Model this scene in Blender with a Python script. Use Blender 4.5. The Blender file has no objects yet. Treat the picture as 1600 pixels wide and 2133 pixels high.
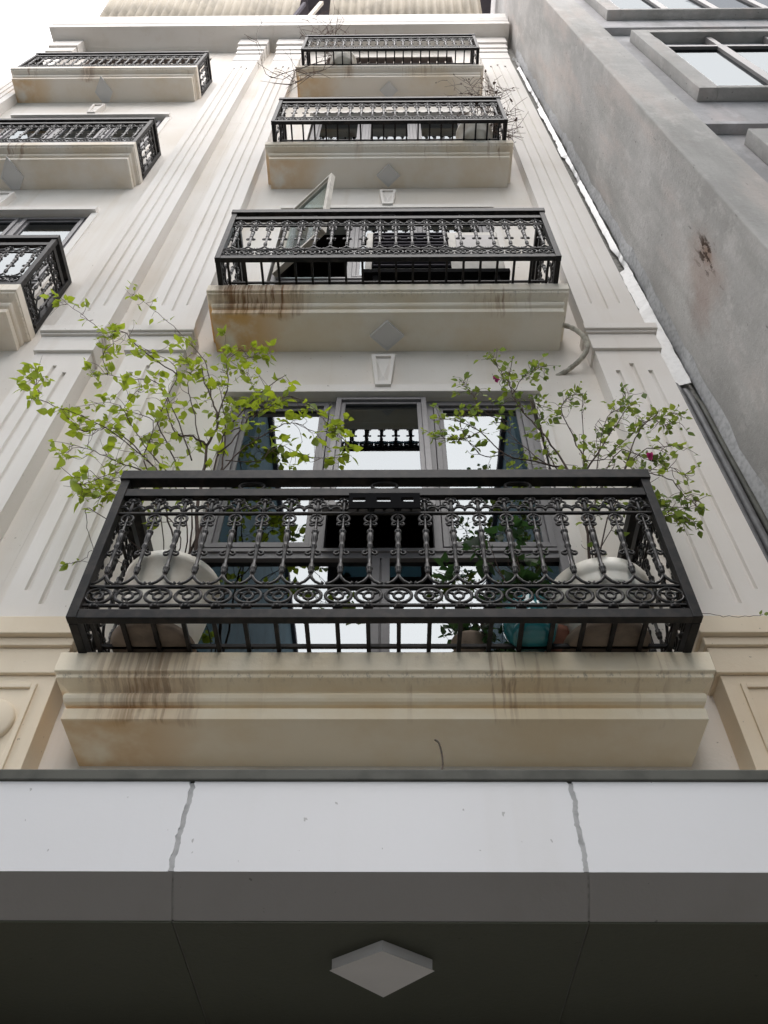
import bpy, math, random
from mathutils import Vector, Matrix, Euler
random.seed(11)
S = bpy.context.scene
COL = S.collection
# ------------------------------------------------------------------ camera
PITCH, YAW, ROLL = math.radians(51.132), math.radians(-0.912), math.radians(0.580)
EYE = 1.6                                    # eye height above the lane
fw = Vector((math.sin(YAW)*math.cos(PITCH), math.cos(YAW)*math.cos(PITCH), math.sin(PITCH)))
rt = Vector((math.cos(YAW), -math.sin(YAW), 0)); up = rt.cross(fw)
r2 = rt*math.cos(ROLL)+up*math.sin(ROLL); u2 = up*math.cos(ROLL)-rt*math.sin(ROLL)
cam = bpy.data.objects.new('camera', bpy.data.cameras.new('camera')); COL.objects.link(cam)
cam.matrix_world = Matrix(((r2.x,u2.x,-fw.x,0),(r2.y,u2.y,-fw.y,0),(r2.z,u2.z,-fw.z,EYE),(0,0,0,1)))
cam.data.sensor_fit = 'VERTICAL'; cam.data.sensor_height = 24; cam.data.sensor_width = 18
cam.data.lens = 1771.45/2133*24; cam.data.clip_end = 1000; cam.data.clip_start = 0.02
S.camera = cam
# ------------------------------------------------------------------ sky and sun (bright overcast)
W_ = bpy.data.worlds.new('World'); S.world = W_; W_.use_nodes = True
nt = W_.node_tree; bg = nt.nodes['Background']
sky = nt.nodes.new('ShaderNodeTexSky'); sky.sky_type = 'NISHITA'; sky.sun_disc = False
sky.sun_elevation = math.radians(50); sky.sun_rotation = math.radians(178)
sky.air_density = 1.0; sky.dust_density = 0.3; sky.ozone_density = 1.0
hs = nt.nodes.new('ShaderNodeHueSaturation'); hs.inputs['Saturation'].default_value = 0.12
nt.links.new(sky.outputs[0], hs.inputs['Color']); mx = nt.nodes.new('ShaderNodeMix'); mx.data_type = 'RGBA'; mx.inputs[0].default_value = .86      # thin cloud evens the sky out
mx.inputs[7].default_value = (5.0, 4.85, 5.0, 1)
nt.links.new(hs.outputs[0], mx.inputs[6]); nt.links.new(mx.outputs[2], bg.inputs[0])
bg.inputs[1].default_value = 0.15
sun = bpy.data.objects.new('sun', bpy.data.lights.new('sun', 'SUN')); COL.objects.link(sun)
sun.data.energy = 0.7; sun.data.angle = math.radians(70); sun.data.color = (1, .96, .9)
sun.rotation_euler = (math.radians(40), 0, math.radians(2))   # from behind the viewer, high
S.view_settings.view_transform = 'Standard'; S.view_settings.look = 'None'
S.view_settings.exposure = 1.8; S.view_settings.gamma = 1; S.view_settings.use_curve_mapping = False
S.cycles.max_bounces = 10; S.cycles.diffuse_bounces = 5; S.cycles.glossy_bounces = 5; S.cycles.transmission_bounces = 6; S.cycles.transparent_max_bounces = 12

# ------------------------------------------------------------------ materials
def nodes(name):
    m = bpy.data.materials.new(name); m.use_nodes = True
    n = m.node_tree.nodes; return m, n, m.node_tree.links, n['Principled BSDF']
def mixc(n, l, fac, a, b, mode='MIX'):
    x = n.new('ShaderNodeMix'); x.data_type = 'RGBA'; x.blend_type = mode
    for s, v in ((x.inputs[0], fac), (x.inputs[6], a), (x.inputs[7], b)):
        if isinstance(v, bpy.types.NodeSocket): l.new(v, s)
        elif isinstance(v, (int, float)): s.default_value = v
        else: s.default_value = (*v, 1)
    return x.outputs[2]
def noise(n, l, vec, scale, detail=4, rough=.55, stretch=None, offset=(0,0,0)):
    mp = n.new('ShaderNodeMapping'); l.new(vec, mp.inputs[0])
    mp.inputs['Scale'].default_value = stretch or (1,1,1); mp.inputs['Location'].default_value = offset
    t = n.new('ShaderNodeTexNoise'); t.inputs['Scale'].default_value = scale
    t.inputs['Detail'].default_value = detail; t.inputs['Roughness'].default_value = rough
    l.new(mp.outputs[0], t.inputs['Vector']); return t.outputs[0]
def ramp(n, l, v, a, b, lo=0., hi=1.):
    r = n.new('ShaderNodeMapRange'); r.interpolation_type = 'SMOOTHSTEP'
    l.new(v, r.inputs[0]); r.inputs[1].default_value = a; r.inputs[2].default_value = b
    r.inputs[3].default_value = lo; r.inputs[4].default_value = hi; return r.outputs[0]
def mul(n, l, a, b):
    m = n.new('ShaderNodeMath'); m.operation = 'MULTIPLY'
    for s, v in ((m.inputs[0], a), (m.inputs[1], b)):
        if isinstance(v, bpy.types.NodeSocket): l.new(v, s)
        else: s.default_value = v
    return m.outputs[0]
def position(n):
    return n.new('ShaderNodeNewGeometry').outputs['Position']
def bump(n, l, p, h, dist, strength=.4):
    b = n.new('ShaderNodeBump'); b.inputs['Distance'].default_value = dist; b.inputs['Strength'].default_value = strength
    l.new(h, b.inputs['Height']); l.new(b.outputs[0], p.inputs['Normal'])

def plaster(name, col, dark, rough=.75, dirt=.35, streak=.25, grain=.003, sc=1.0):
    """painted render: cloudy tone, faint runs, fine grain"""
    m, n, l, p = nodes(name); pos = position(n)
    a = ramp(n, l, noise(n, l, pos, .9*sc, 5), .35, .75, 0, dirt)
    c = mixc(n, l, a, col, dark)
    s = ramp(n, l, noise(n, l, pos, 5*sc, 4, .6, (1, 1, .06)), .52, .78, 0, streak)
    c = mixc(n, l, s, c, dark)
    f = ramp(n, l, noise(n, l, pos, 14*sc, 6, .7), .58, .8, 0, dirt*.5)
    c = mixc(n, l, f, c, dark)
    k = ramp(n, l, noise(n, l, pos, 48*sc, 2, .5, (1, 1, .7)), .735, .765, 0, .55)
    c = mixc(n, l, k, c, tuple(v*.35 for v in dark))
    l.new(c, p.inputs['Base Color']); p.inputs['Roughness'].default_value = rough
    p.inputs['Specular IOR Level'].default_value = .3
    bump(n, l, p, noise(n, l, pos, 60, 5, .7), grain, .35)
    return m
def slab_mat(name, col, rx, rw, heavy, seed):
    """painted concrete ledge with rust runs below the railing feet (x-window rx +- rw, object space)"""
    m, n, l, p = nodes(name)
    tc = n.new('ShaderNodeTexCoord').outputs['Object']
    sp = n.new('ShaderNodeSeparateXYZ'); l.new(tc, sp.inputs[0]); X, Z = sp.outputs[0], sp.outputs[2]
    cloud = ramp(n, l, noise(n, l, tc, 1.7, 5, .6, None, (seed, 0, 0)), .4, .7, 0, .6)
    c = mixc(n, l, cloud, col, (col[0]*.86, col[1]*.76, col[2]*.6))
    # long thin runs everywhere
    st = noise(n, l, tc, 34, 3, .6, (1, .12, .05), (seed*3, 0, 0))
    zone = ramp(n, l, noise(n, l, tc, 2.3, 3, .5, (1, .05, .05), (seed*7, 1, 0)), .47, .62)
    run = mul(n, l, ramp(n, l, st, .53, .66), zone)
    zf = ramp(n, l, Z, -.30, -.02, .25, 1)
    ye = n.new('ShaderNodeMath'); ye.operation = 'ADD'; l.new(sp.outputs[1], ye.inputs[0]); l.new(mul(n, l, noise(n, l, tc, 7, 3), -.16), ye.inputs[1])
    yf = ramp(n, l, ye.outputs[0], 2.50, 2.545, 1, 0)
    run = mul(n, l, mul(n, l, run, zf), yf)
    c = mixc(n, l, mul(n, l, run, .75), c, (.27, .13, .045))
    # heavy rusty window
    ab = n.new('ShaderNodeMath'); ab.operation = 'ABSOLUTE'
    sb = n.new('ShaderNodeMath'); sb.operation = 'SUBTRACT'; l.new(X, sb.inputs[0]); sb.inputs[1].default_value = rx
    l.new(sb.outputs[0], ab.inputs[0])
    wob = mul(n, l, noise(n, l, tc, 6, 4, .6, (1, .3, .3)), rw*.9)
    sb2 = n.new('ShaderNodeMath'); sb2.operation = 'SUBTRACT'; l.new(ab.outputs[0], sb2.inputs[0]); l.new(wob, sb2.inputs[1])
    win = ramp(n, l, sb2.outputs[0], -.05, rw*.75, 1, 0)
    st2 = noise(n, l, tc, 30, 4, .65, (1, .1, .06), (seed, 2, 0))
    hv = mul(n, l, mul(n, l, mul(n, l, win, ramp(n, l, st2, .44, .60)), heavy), yf)
    c = mixc(n, l, mul(n, l, win, mul(n, l, yf, .42*heavy)), c, (.50, .28, .11))
    c = mixc(n, l, mul(n, l, hv, .85), c, (.20, .09, .03))
    of = ramp(n, l, X, -1.05, -.55, 1, 0); sf = ramp(n, l, sp.outputs[1], 2.56, 2.60, 0, 1)
    c = mixc(n, l, mul(n, l, mul(n, l, mul(n, l, of, sf), ramp(n, l, noise(n, l, tc, 4, 4), .3, .6)), min(1, 1.2*heavy)), c, (.66, .40, .15))
    # black grime caught under the top band
    g = noise(n, l, tc, 44, 5, .8, (1, .4, .6), (seed*5, 0, 3))
    zl = n.new('ShaderNodeMath'); zl.operation = 'ADD'; l.new(Z, zl.inputs[0]); zl.inputs[1].default_value = .104
    za = n.new('ShaderNodeMath'); za.operation = 'ABSOLUTE'; l.new(zl.outputs[0], za.inputs[0])
    gl = mul(n, l, ramp(n, l, za.outputs[0], .004, .014, 1, 0), ramp(n, l, g, .50, .68))
    c = mixc(n, l, mul(n, l, gl, .6), c, (.10, .075, .05))
    # dark splashes just under the top edge, below each bar foot
    zt = ramp(n, l, Z, -.05, -.002, 0, 1)
    g2 = ramp(n, l, noise(n, l, tc, 13, 4, .7, (1, .3, .35), (seed*2, 5, 0)), .5, .68)
    c = mixc(n, l, mul(n, l, mul(n, l, zt, g2), .4), c, (.16, .11, .07))
    l.new(c, p.inputs['Base Color']); p.inputs['Roughness'].default_value = .72
    p.inputs['Specular IOR Level'].default_value = .3
    bump(n, l, p, noise(n, l, tc, 55, 5, .7), .003, .4)
    return m
def simple(name, col, rough=.5, metal=0, spec=.5, var=.15, vs=12, coat=0, dark=None):
    m, n, l, p = nodes(name); pos = position(n)
    d = dark or tuple(v*.55 for v in col)
    c = mixc(n, l, ramp(n, l, noise(n, l, pos, vs, 4), .4, .7, 0, var*2), col, d)
    l.new(c, p.inputs['Base Color']); p.inputs['Roughness'].default_value = rough
    p.inputs['Metallic'].default_value = metal; p.inputs['Specular IOR Level'].default_value = spec
    p.inputs['Coat Weight'].default_value = coat
    return m
def concrete(name, col, damage=False):
    m, n, l, p = nodes(name); pos = position(n)
    c = mixc(n, l, ramp(n, l, noise(n, l, pos, .55, 6, .6), .32, .7), tuple(v*.78 for v in col), tuple(v*1.15 for v in col))
    c = mixc(n, l, ramp(n, l, noise(n, l, pos, 3.2, 6, .65, (1, 1, .16)), .42, .72, 0, .6), c, (col[0]*.60, col[1]*.60, col[2]*.58))
    c = mixc(n, l, ramp(n, l, noise(n, l, pos, 2.4, 5, .6, (1, 1, .2), (4, 7, 1)), .48, .72, 0, .6), c, (col[0]*1.22, col[1]*1.08, col[2]*1.02))
    c = mixc(n, l, ramp(n, l, noise(n, l, pos, 5, 7, .7, (1, 1, .6), (9, 2, 5)), .5, .7, 0, .5), c, tuple(min(1, v*1.3) for v in col))
    c = mixc(n, l, ramp(n, l, noise(n, l, pos, 11, 7, .75), .5, .72, 0, .35), c, tuple(v*.65 for v in col))
    pit = ramp(n, l, noise(n, l, pos, 26, 3, .5, (1, 1, .35)), .69, .75)
    c = mixc(n, l, mul(n, l, pit, .6), c, tuple(v*.3 for v in col))
    h = noise(n, l, pos, 22, 8, .75)
    if damage:      # spalled, rusty patch with a pinkish bloom round it
        def blob(cy, cz, ry, rz, amp, lo, hi):
            mp = n.new('ShaderNodeMapping'); l.new(pos, mp.inputs[0])
            mp.inputs['Location'].default_value = (0, -cy/ry, -cz/rz); mp.inputs['Scale'].default_value = (0, 1/ry, 1/rz)
            ln = n.new('ShaderNodeVectorMath'); ln.operation = 'LENGTH'; l.new(mp.outputs[0], ln.inputs[0])
            ad = n.new('ShaderNodeMath'); ad.operation = 'ADD'; l.new(ln.outputs['Value'], ad.inputs[0])
            l.new(mul(n, l, noise(n, l, pos, 7, 6, .7, (1, 1, .5)), amp), ad.inputs[1])
            return ramp(n, l, ad.outputs[0], lo, hi, 1, 0)
        c = mixc(n, l, mul(n, l, blob(2.20, EYE+5.08, .30, .42, 1.2, .9, 1.7), .55), c, (.36, .27, .225))
        c = mixc(n, l, mul(n, l, blob(2.07, EYE+5.12, .13, .20, 1.6, .9, 1.5), .8), c, (.27, .18, .13))
        c = mixc(n, l, mul(n, l, blob(2.42, EYE+5.02, .22, .30, 1.4, .9, 1.6), .35), c, (.32, .25, .22))
        core = mul(n, l, blob(2.08, EYE+5.12, .19, .30, .9, .7, 1.35), ramp(n, l, noise(n, l, pos, 17, 5, .7, (1, 1, .3)), .50, .58))
        c = mixc(n, l, core, c, (.05, .028, .016))
        sb = n.new('ShaderNodeMath'); sb.operation = 'SUBTRACT'; l.new(h, sb.inputs[0]); l.new(mul(n, l, core, .8), sb.inputs[1]); h = sb.outputs[0]
    l.new(c, p.inputs['Base Color']); p.inputs['Roughness'].default_value = .85
    p.inputs['Specular IOR Level'].default_value = .25
    bump(n, l, p, h, .014, .55)
    return m
def glass(name, tint, refl):
    """coated reflective pane: mirror-like coat over a dark tinted see-through body"""
    m, n, l, p = nodes(name)
    out = n['Material Output']; n.remove(p)
    g = n.new('ShaderNodeBsdfGlossy'); g.inputs['Roughness'].default_value = .012; g.inputs['Color'].default_value = (.90, .96, 1, 1)
    t = n.new('ShaderNodeBsdfTransparent'); t.inputs['Color'].default_value = (*tint, 1)
    pos = position(n)
    b = n.new('ShaderNodeBump'); b.inputs['Distance'].default_value = .004; b.inputs['Strength'].default_value = .06
    l.new(noise(n, l, pos, 2.2, 2), b.inputs['Height']); l.new(b.outputs[0], g.inputs['Normal'])
    x = n.new('ShaderNodeMixShader'); x.inputs[0].default_value = refl
    l.new(t.outputs[0], x.inputs[1]); l.new(g.outputs[0], x.inputs[2]); l.new(x.outputs[0], out.inputs[0])
    return m
def leafmat(name, col, tr, col2):
    m, n, l, p = nodes(name); out = n['Material Output']; n.remove(p)
    oi = n.new('ShaderNodeObjectInfo'); pos = position(n)
    f = ramp(n, l, noise(n, l, pos, 9, 3), .35, .65)
    c = mixc(n, l, f, col, col2); c = mixc(n, l, mul(n, l, oi.outputs['Random'], .6), c, col2)
    d = n.new('ShaderNodeBsdfDiffuse'); l.new(c, d.inputs[0])
    t = n.new('ShaderNodeBsdfTranslucent'); l.new(mixc(n, l, 1., c, tr, 'MULTIPLY'), t.inputs[0])
    s = n.new('ShaderNodeBsdfGlossy'); s.inputs['Roughness'].default_value = .4
    x = n.new('ShaderNodeMixShader'); x.inputs[0].default_value = .5; l.new(d.outputs[0], x.inputs[1]); l.new(t.outputs[0], x.inputs[2])
    y = n.new('ShaderNodeMixShader'); y.inputs[0].default_value = .04; l.new(x.outputs[0], y.inputs[1]); l.new(s.outputs[0], y.inputs[2])
    l.new(y.outputs[0], out.inputs[0]); return m

M = {}
M['wall']   = plaster('cream_plaster', (.77, .735, .69), (.60, .52, .42), dirt=.5, streak=.42)
M['trim']   = plaster('white_trim_plaster', (.765, .735, .70), (.60, .53, .45), dirt=.35, streak=.36)
M['warm']   = plaster('warm_lit_plaster', (.82, .72, .57), (.64, .50, .34), dirt=.5, streak=.3)  # warm light low on the facade is put into this plaster colour
M['iron']   = simple('black_painted_iron', (.0065, .0065, .0075), .5, 0, .26, .4, 18, dark=(.032, .026, .023))
M['cast']   = simple('cast_iron_paint', (.007, .0068, .007), .33, 0, .42, .35, 40, dark=(.035, .026, .022))
M['frame']  = simple('grey_window_frame', (.165, .158, .165), .42, 0, .5, .1, 20)
M['frame2'] = simple('taupe_window_frame', (.22, .205, .20), .45, 0, .5, .1, 20)
M['glass']  = glass('reflective_window_glass', (.10, .15, .17), .17)
M['clear']  = glass('clear_window_glass', (.80, .88, .88), .25)
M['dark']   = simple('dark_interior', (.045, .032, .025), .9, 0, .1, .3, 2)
M['brown']  = simple('brown_door_paint', (.17, .135, .12), .7, 0, .3, .2, 3)
M['stick']  = simple('cream_bar_paint', (.62, .56, .48), .6)
M['panel']  = plaster('white_composite_panel', (.75, .75, .765), (.62, .60, .56), dirt=.16, streak=.22, grain=.0008, rough=.42)
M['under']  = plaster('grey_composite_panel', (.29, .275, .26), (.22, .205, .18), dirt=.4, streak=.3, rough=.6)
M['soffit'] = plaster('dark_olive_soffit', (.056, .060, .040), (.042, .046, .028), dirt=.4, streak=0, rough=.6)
M['lip']    = simple('dark_metal_lip', (.10, .10, .085), .6, 0, .3, .4, 8)
M['mortar'] = simple('grey_mortar', (.32, .31, .29), .95, 0, .1, .4, 30)
M['concrete'] = concrete('raw_grey_render', (.475, .463, .443), True)
M['concrete2'] = concrete('smooth_grey_render', (.50, .49, .497))
M['filler'] = simple('grey_sealant', (.50, .50, .50), .9, 0, .1, .3, 30)
M['flash']  = simple('white_flashing', (.68, .68, .67), .25, 0, .5, .12, 25)
M['pipe']   = simple('grey_pvc_pipe', (.16, .16, .165), .5, 0, .4, .3, 10)
M['hose']   = simple('old_cream_hose', (.50, .47, .40), .75, 0, .3, .5, 25)
M['wire']   = simple('brown_wire', (.06, .04, .025), .7)
M['roof']   = simple('cream_corrugated_sheet', (.62, .55, .44), .5, 0, .4, .3, 2)
M['eave']   = simple('dark_eave_board', (.12, .11, .13), .8, 0, .2)
M['potw']   = simple('cream_plastic_pot', (.82, .79, .71), .45, 0, .4, .25, 5, dark=(.38, .30, .2))
M['potd']   = simple('brown_saucer', (.27, .21, .16), .7, 0, .3, .4, 10)
M['teal']   = simple('teal_glaze', (.03, .22, .25), .12, 0, .6, .2, 12, coat=.6)
M['terra']  = simple('terracotta', (.28, .13, .09), .8, 0, .2, .3, 14)
M['soil']   = simple('soil', (.05, .035, .025), .95)
M['bark']   = simple('brown_bark', (.085, .06, .05), .85, 0, .2, .4, 40)
M['twig']   = simple('thin_twig_bark', (.13, .085, .065), .85, 0, .2, .4, 40)
M['leafL']  = leafmat('lime_leaf', (.30, .40, .03), (1.6, 1.45, .9), (.20, .28, .035))
M['leafR']  = leafmat('mid_green_leaf', (.25, .34, .045), (1.5, 1.35, 1.0), (.10, .165, .04))
M['leafD']  = leafmat('deep_green_leaf', (.05, .10, .03), (1.2, 1.3, 1.0), (.03, .07, .025))
M['petal']  = leafmat('pink_petal', (.5, .04, .22), (1.2, 1, 1.1), (.4, .03, .2))
M['acw']    = simple('aged_white_casing', (.50, .47, .41), .5, 0, .4, .3, 6)
M['ground'] = concrete('lane_asphalt', (.13, .125, .12))
M['opp']    = simple('teal_render', (.12, .20, .235), .8, 0, .2, .3, 1.5)
M['dia']    = simple('grey_white_moulding', (.66, .65, .64), .7, 0, .3, .08, 3)
M['rubble'] = simple('broken_brown_render', (.20, .13, .085), .95, 0, .1, .5, 14, dark=(.05, .03, .02))
M['plate']  = simple('grey_white_plate', (.60, .59, .575), .7, 0, .3, .1, 3)
M['black_plate'] = simple('matt_black_plate', (.006, .006, .007), .9, 0, .05)

# ------------------------------------------------------------------ mesh helpers
class MB:
    def __init__(s): s.v = []; s.f = []
    def add(s, vs, fs):
        o = len(s.v); s.v += [tuple(p) for p in vs]; s.f += [tuple(i+o for i in f) for f in fs]
    def box(s, x0, x1, y0, y1, z0, z1):
        s.add([(x0,y0,z0),(x1,y0,z0),(x1,y1,z0),(x0,y1,z0),(x0,y0,z1),(x1,y0,z1),(x1,y1,z1),(x0,y1,z1)],
              [(0,3,2,1),(4,5,6,7),(0,1,5,4),(1,2,6,5),(2,3,7,6),(3,0,4,7)]); return s
    def bar(s, a, b, w, d):
        """square bar from a to b"""
        a, b = Vector(a), Vector(b); t = (b-a).normalized()
        r = Vector((0,1,0)) if abs(t.y) < .9 else Vector((1,0,0))
        e = t.cross(r).normalized()*w/2; g = t.cross(e).normalized()*d/2
        q = [a+e+g, a-e+g, a-e-g, a+e-g, b+e+g, b-e+g, b-e-g, b+e-g]
        s.add(q, [(0,1,2,3),(7,6,5,4),(0,4,5,1),(1,5,6,2),(2,6,7,3),(3,7,4,0)]); return s
    def tube(s, pts, rad, n=6, closed=False):
        pts = [Vector(p) for p in pts]; k = len(pts)
        rs = rad if isinstance(rad, (list, tuple)) else [rad]*k
        ref = None; rings = []
        for i in range(k):
            if closed: t = pts[(i+1) % k]-pts[i-1]
            else: t = pts[min(i+1, k-1)]-pts[max(i-1, 0)]
            if t.length < 1e-9: t = Vector((0,0,1))
            t.normalize()
            if ref is None: ref = t.orthogonal()
            e = ref-t*ref.dot(t)
            if e.length < 1e-6: e = t.orthogonal()
            e.normalize(); ref = e; g = t.cross(e)
            rings.append([pts[i]+(e*math.cos(2*math.pi*j/n)+g*math.sin(2*math.pi*j/n))*rs[i] for j in range(n)])
        o = len(s.v)
        for r in rings: s.v += [tuple(p) for p in r]
        for i in range(k if closed else k-1):
            a, b = o+i*n, o+((i+1) % k)*n
            for j in range(n): s.f.append((a+j, a+(j+1) % n, b+(j+1) % n, b+j))
        if not closed:
            s.f.append(tuple(o+j for j in reversed(range(n)))); s.f.append(tuple(o+(k-1)*n+j for j in range(n)))
        return s
    def lathe(s, prof, c, n=24, cap=True):
        o = len(s.v)
        for r, z in prof: s.v += [(c[0]+r*math.cos(2*math.pi*j/n), c[1]+r*math.sin(2*math.pi*j/n), c[2]+z) for j in range(n)]
        for i in range(len(prof)-1):
            for j in range(n): s.f.append((o+i*n+j, o+i*n+(j+1) % n, o+(i+1)*n+(j+1) % n, o+(i+1)*n+j))
        if cap:
            s.f.append(tuple(o+j for j in reversed(range(n)))); k = o+(len(prof)-1)*n; s.f.append(tuple(k+j for j in range(n)))
        return s
    def prism(s, poly, y0, y1):
        """polygon of (x, z) points extruded from y0 (front) to y1"""
        n = len(poly); s.add([(x, y0, z) for x, z in poly]+[(x, y1, z) for x, z in poly],
            [tuple(range(n)), tuple(reversed(range(n, 2*n)))]+[(i, n+i, n+(i+1) % n, (i+1) % n) for i in range(n)]); return s
    def mesh(s, name, m, smooth=False):
        me = bpy.data.meshes.new(name); me.from_pydata(s.v, [], s.f); me.materials.append(m); me.update()
        if smooth: me.polygons.foreach_set('use_smooth', [True]*len(me.polygons))
        return me
    def build(s, name, m, parent=None, smooth=False, bevel=0, loc=None):
        o = bpy.data.objects.new(name, s.mesh(name, m, smooth)); COL.objects.link(o)
        if bevel:
            b = o.modifiers.new('Bevel', 'BEVEL'); b.width = bevel; b.segments = 2; b.limit_method = 'ANGLE'; b.angle_limit = math.radians(40)
            b.harden_normals = False
        if loc: o.location = loc
        if parent: attach(o, parent)
        return o
def world(o):
    m = Matrix.LocRotScale(o.location, o.rotation_euler, o.scale)
    return world(o.parent) @ o.matrix_parent_inverse @ m if o.parent else m
def attach(o, parent):
    o.parent = parent; o.matrix_parent_inverse = world(parent).inverted()
def thing(name, label, cat, loc, group=None):
    o = bpy.data.objects.new(name, None); COL.objects.link(o); o.location = loc
    o.empty_display_size = .1
    o['label'] = label; o['category'] = cat
    if group: o['group'] = group
    return o
def inst(name, me, parent, loc, rot=(0,0,0), scale=1):
    o = bpy.data.objects.new(name, me); COL.objects.link(o); o.location = loc; o.rotation_euler = rot
    o.scale = (scale,)*3 if isinstance(scale, (int, float)) else scale
    attach(o, parent); return o
E_ = EYE
# ------------------------------------------------------------------ ground and the lane behind the viewer
g = MB(); g.add([(-120,-120,0),(120,-120,0),(120,120,0),(-120,120,0)], [(0,1,2,3)])
g.build('ground', M['ground'])['kind'] = 'structure'

W = 2.87          # wall plane
FL = [2.216, 5.605, 9.065, 12.61]       # slab tops above eye level
FZ = [h+E_ for h in FL]
# ------------------------------------------------------------------ townhouses
def wall(parent, x0, x1, z0, z1, openings, mat):
    """one rendered wall with openings (x0, x1, z0, z1), stacked without overlap"""
    b = MB(); ops = sorted(openings, key=lambda o: o[2]); ox0 = min(o[0] for o in ops); ox1 = max(o[1] for o in ops)
    b.box(x0, ox0, W, W+.22, z0, z1); b.box(ox1, x1, W, W+.22, z0, z1)
    z = z0
    for a, c, d, e in ops:
        b.box(ox0, ox1, W, W+.22, z, d); z = e
    b.box(ox0, ox1, W, W+.22, z, z1)
    return b.build('wall', mat, parent)
PROF = [(2.479,0),(2.479,-.092),(2.496,-.096),(2.496,-.112),(2.520,-.1145),(2.545,-.118),(2.562,-.123),(2.570,-.130),(2.560,-.134),(2.5525,-.142),(2.550,-.152),
        (2.553,-.164),(2.561,-.174),(2.575,-.180),(2.594,-.182),(2.594,-.191),(2.573,-.195),(2.574,-.245)]
def slab(parent, xc, z, mat):
    b = MB(); rows = []
    for D, h in PROF:
        hw = 1.25-.5*(D-2.479); rows.append([(-hw, W+.01, h), (-hw, D, h), (hw, D, h), (hw, W+.01, h)])
    for r in rows: b.v += r
    for i in range(len(rows)-1):
        for j in range(3): b.f.append((i*4+j, i*4+4+j, i*4+5+j, i*4+1+j))
    b.f.append((0, 1, 2, 3)); k = (len(rows)-1)*4; b.f.append((k+3, k+2, k+1, k))
    return b.build('balcony_slab', mat, parent, bevel=.003, loc=(xc, 0, z))
def rhombus(parent, x, y, z, hx, hy, t, name='rhombus_ornament', mat=None):
    b = MB(); q = [(x, y-hy), (x+hx, y), (x, min(y+hy, W-.004) if y+hy < W else W-.004), (x-hx, y)]
    if y+hy > W:      # the rear tip dies into the wall
        s_ = (W-.004-y)/hy*hx; q = [(x, y-hy), (x+hx, y), (x+hx-s_, W-.004), (x-hx+s_, W-.004), (x-hx, y)]
    n = len(q); i_ = [(x+(a-x)*.86, y+(c-y)*.86) for a, c in q]
    b.v = [(a, c, z) for a, c in q]+[(a, c, z-t) for a, c in q]+[(a, c, z-t) for a, c in i_]+[(a, c, z-t+.006) for a, c in i_]
    for j in range(n):
        k = (j+1) % n
        b.f += [(j, k, n+k, n+j), (n+j, n+k, 2*n+k, 2*n+j), (2*n+j, 2*n+k, 3*n+k, 3*n+j)]
    b.f.append(tuple(3*n+j for j in range(n)))
    return b.build(name, mat or M['dia'], parent)
# -- cast-iron pattern, shared meshes (u along the railing, z up from the slab top)
def arc(cu, cz, r, a0, a1, n=8, sx=1): return [(cu+sx*r*math.cos(math.radians(a0+(a1-a0)*i/n)), 0, cz+r*math.sin(math.radians(a0+(a1-a0)*i/n))) for i in range(n+1)]
def baluster_mesh():
    b = MB()
    for s in (-1, 1):
        b.tube([(0,0,.250),(s*.006,0,.226),(s*.022,0,.204),(s*.044,0,.190),(s*.052,0,.196),(s*.046,0,.203)], [.006,.007,.0065,.006,.006,.005], 5)
        b.tube(arc(s*.020, .372, .010, 90, -200, 7, s), .0055, 5)      # scroll curls half way up
        b.tube([(0,0,.40),(s*.012,0,.385),(s*.020,0,.380)], .005, 5)
        b.tube(arc(0, .592, .026, -80, 100, 8, s), .006, 5)            # ring at the head
        b.tube(arc(s*.017, .556, .009, 110, -160, 6, s), .005, 5)
        b.tube([(s*.010,0,.592),(s*.004,0,.604),(0,0,.618)], .004, 4)
    prof = [(.006,.246),(.011,.252),(.015,.262),(.011,.268),(.017,.276),(.017,.284),(.011,.290),(.014,.300),(.0085,.306),(.0095,.34),(.011,.39),(.010,.402),
            (.017,.412),(.014,.42),(.012,.44),(.0165,.452),(.016,.486),(.012,.494),(.019,.50),(.019,.508),(.010,.516),(.007,.54),(.006,.575),(.005,.60)]
    b.lathe([(r*.84, z) for r, z in prof], (0,0,0), 8)
    return b.mesh('baluster', M['cast'], True)
def ring_mesh():
    b = MB(); p = []
    for i in range(18):
        a = 2*math.pi*i/18; c = math.cos(a); p.append((.050*math.copysign(abs(c)**.85, c), 0, .125+.040*math.sin(a)*(1-.12*abs(c))))
    b.tube(p, .0075, 5, True)
    b.tube([(.019*math.cos(2*math.pi*i/10), 0, .125+.019*math.sin(2*math.pi*i/10)) for i in range(10)], .0065, 5, True)
    for a in (90, -90, 25, 155):
        c, s = math.cos(math.radians(a)), math.sin(math.radians(a)); b.tube([(.02*c,0,.125+.02*s),(.040*c,0,.125+.040*s)], .0055, 5)
    b.lathe([(.004,.052),(.018,.056),(.022,.066),(.012,.075)], (0,0,0), 7)
    b.tube(arc(0, .088, .014, 200, 340, 5), .006, 5)
    return b.mesh('ring_ornament', M['cast'], True)
def scroll_mesh():
    b = MB()
    for s in (-1, 1):
        b.tube(arc(s*.034, .648, .024, 0, 180, 7, s), .006, 5)
        b.tube(arc(s*.022, .694, .013, -90, 190, 8, s), .0055, 5)
        b.tube([(s*.056,0,.672),(s*.04,0,.682),(s*.022,0,.681)], .005, 5)
        b.tube(arc(s*.012, .722, .010, -60, 150, 6, s), .005, 5)
    b.tube([(0,0,.628),(0,0,.66),(0,0,.70),(0,0,.738)], [.006,.009,.007,.006], 6)
    b.lathe([(.004,.70),(.013,.706),(.013,.714),(.004,.72)], (0,0,0), 7)
    return b.mesh('scroll_ornament', M['cast'], True)
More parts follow.
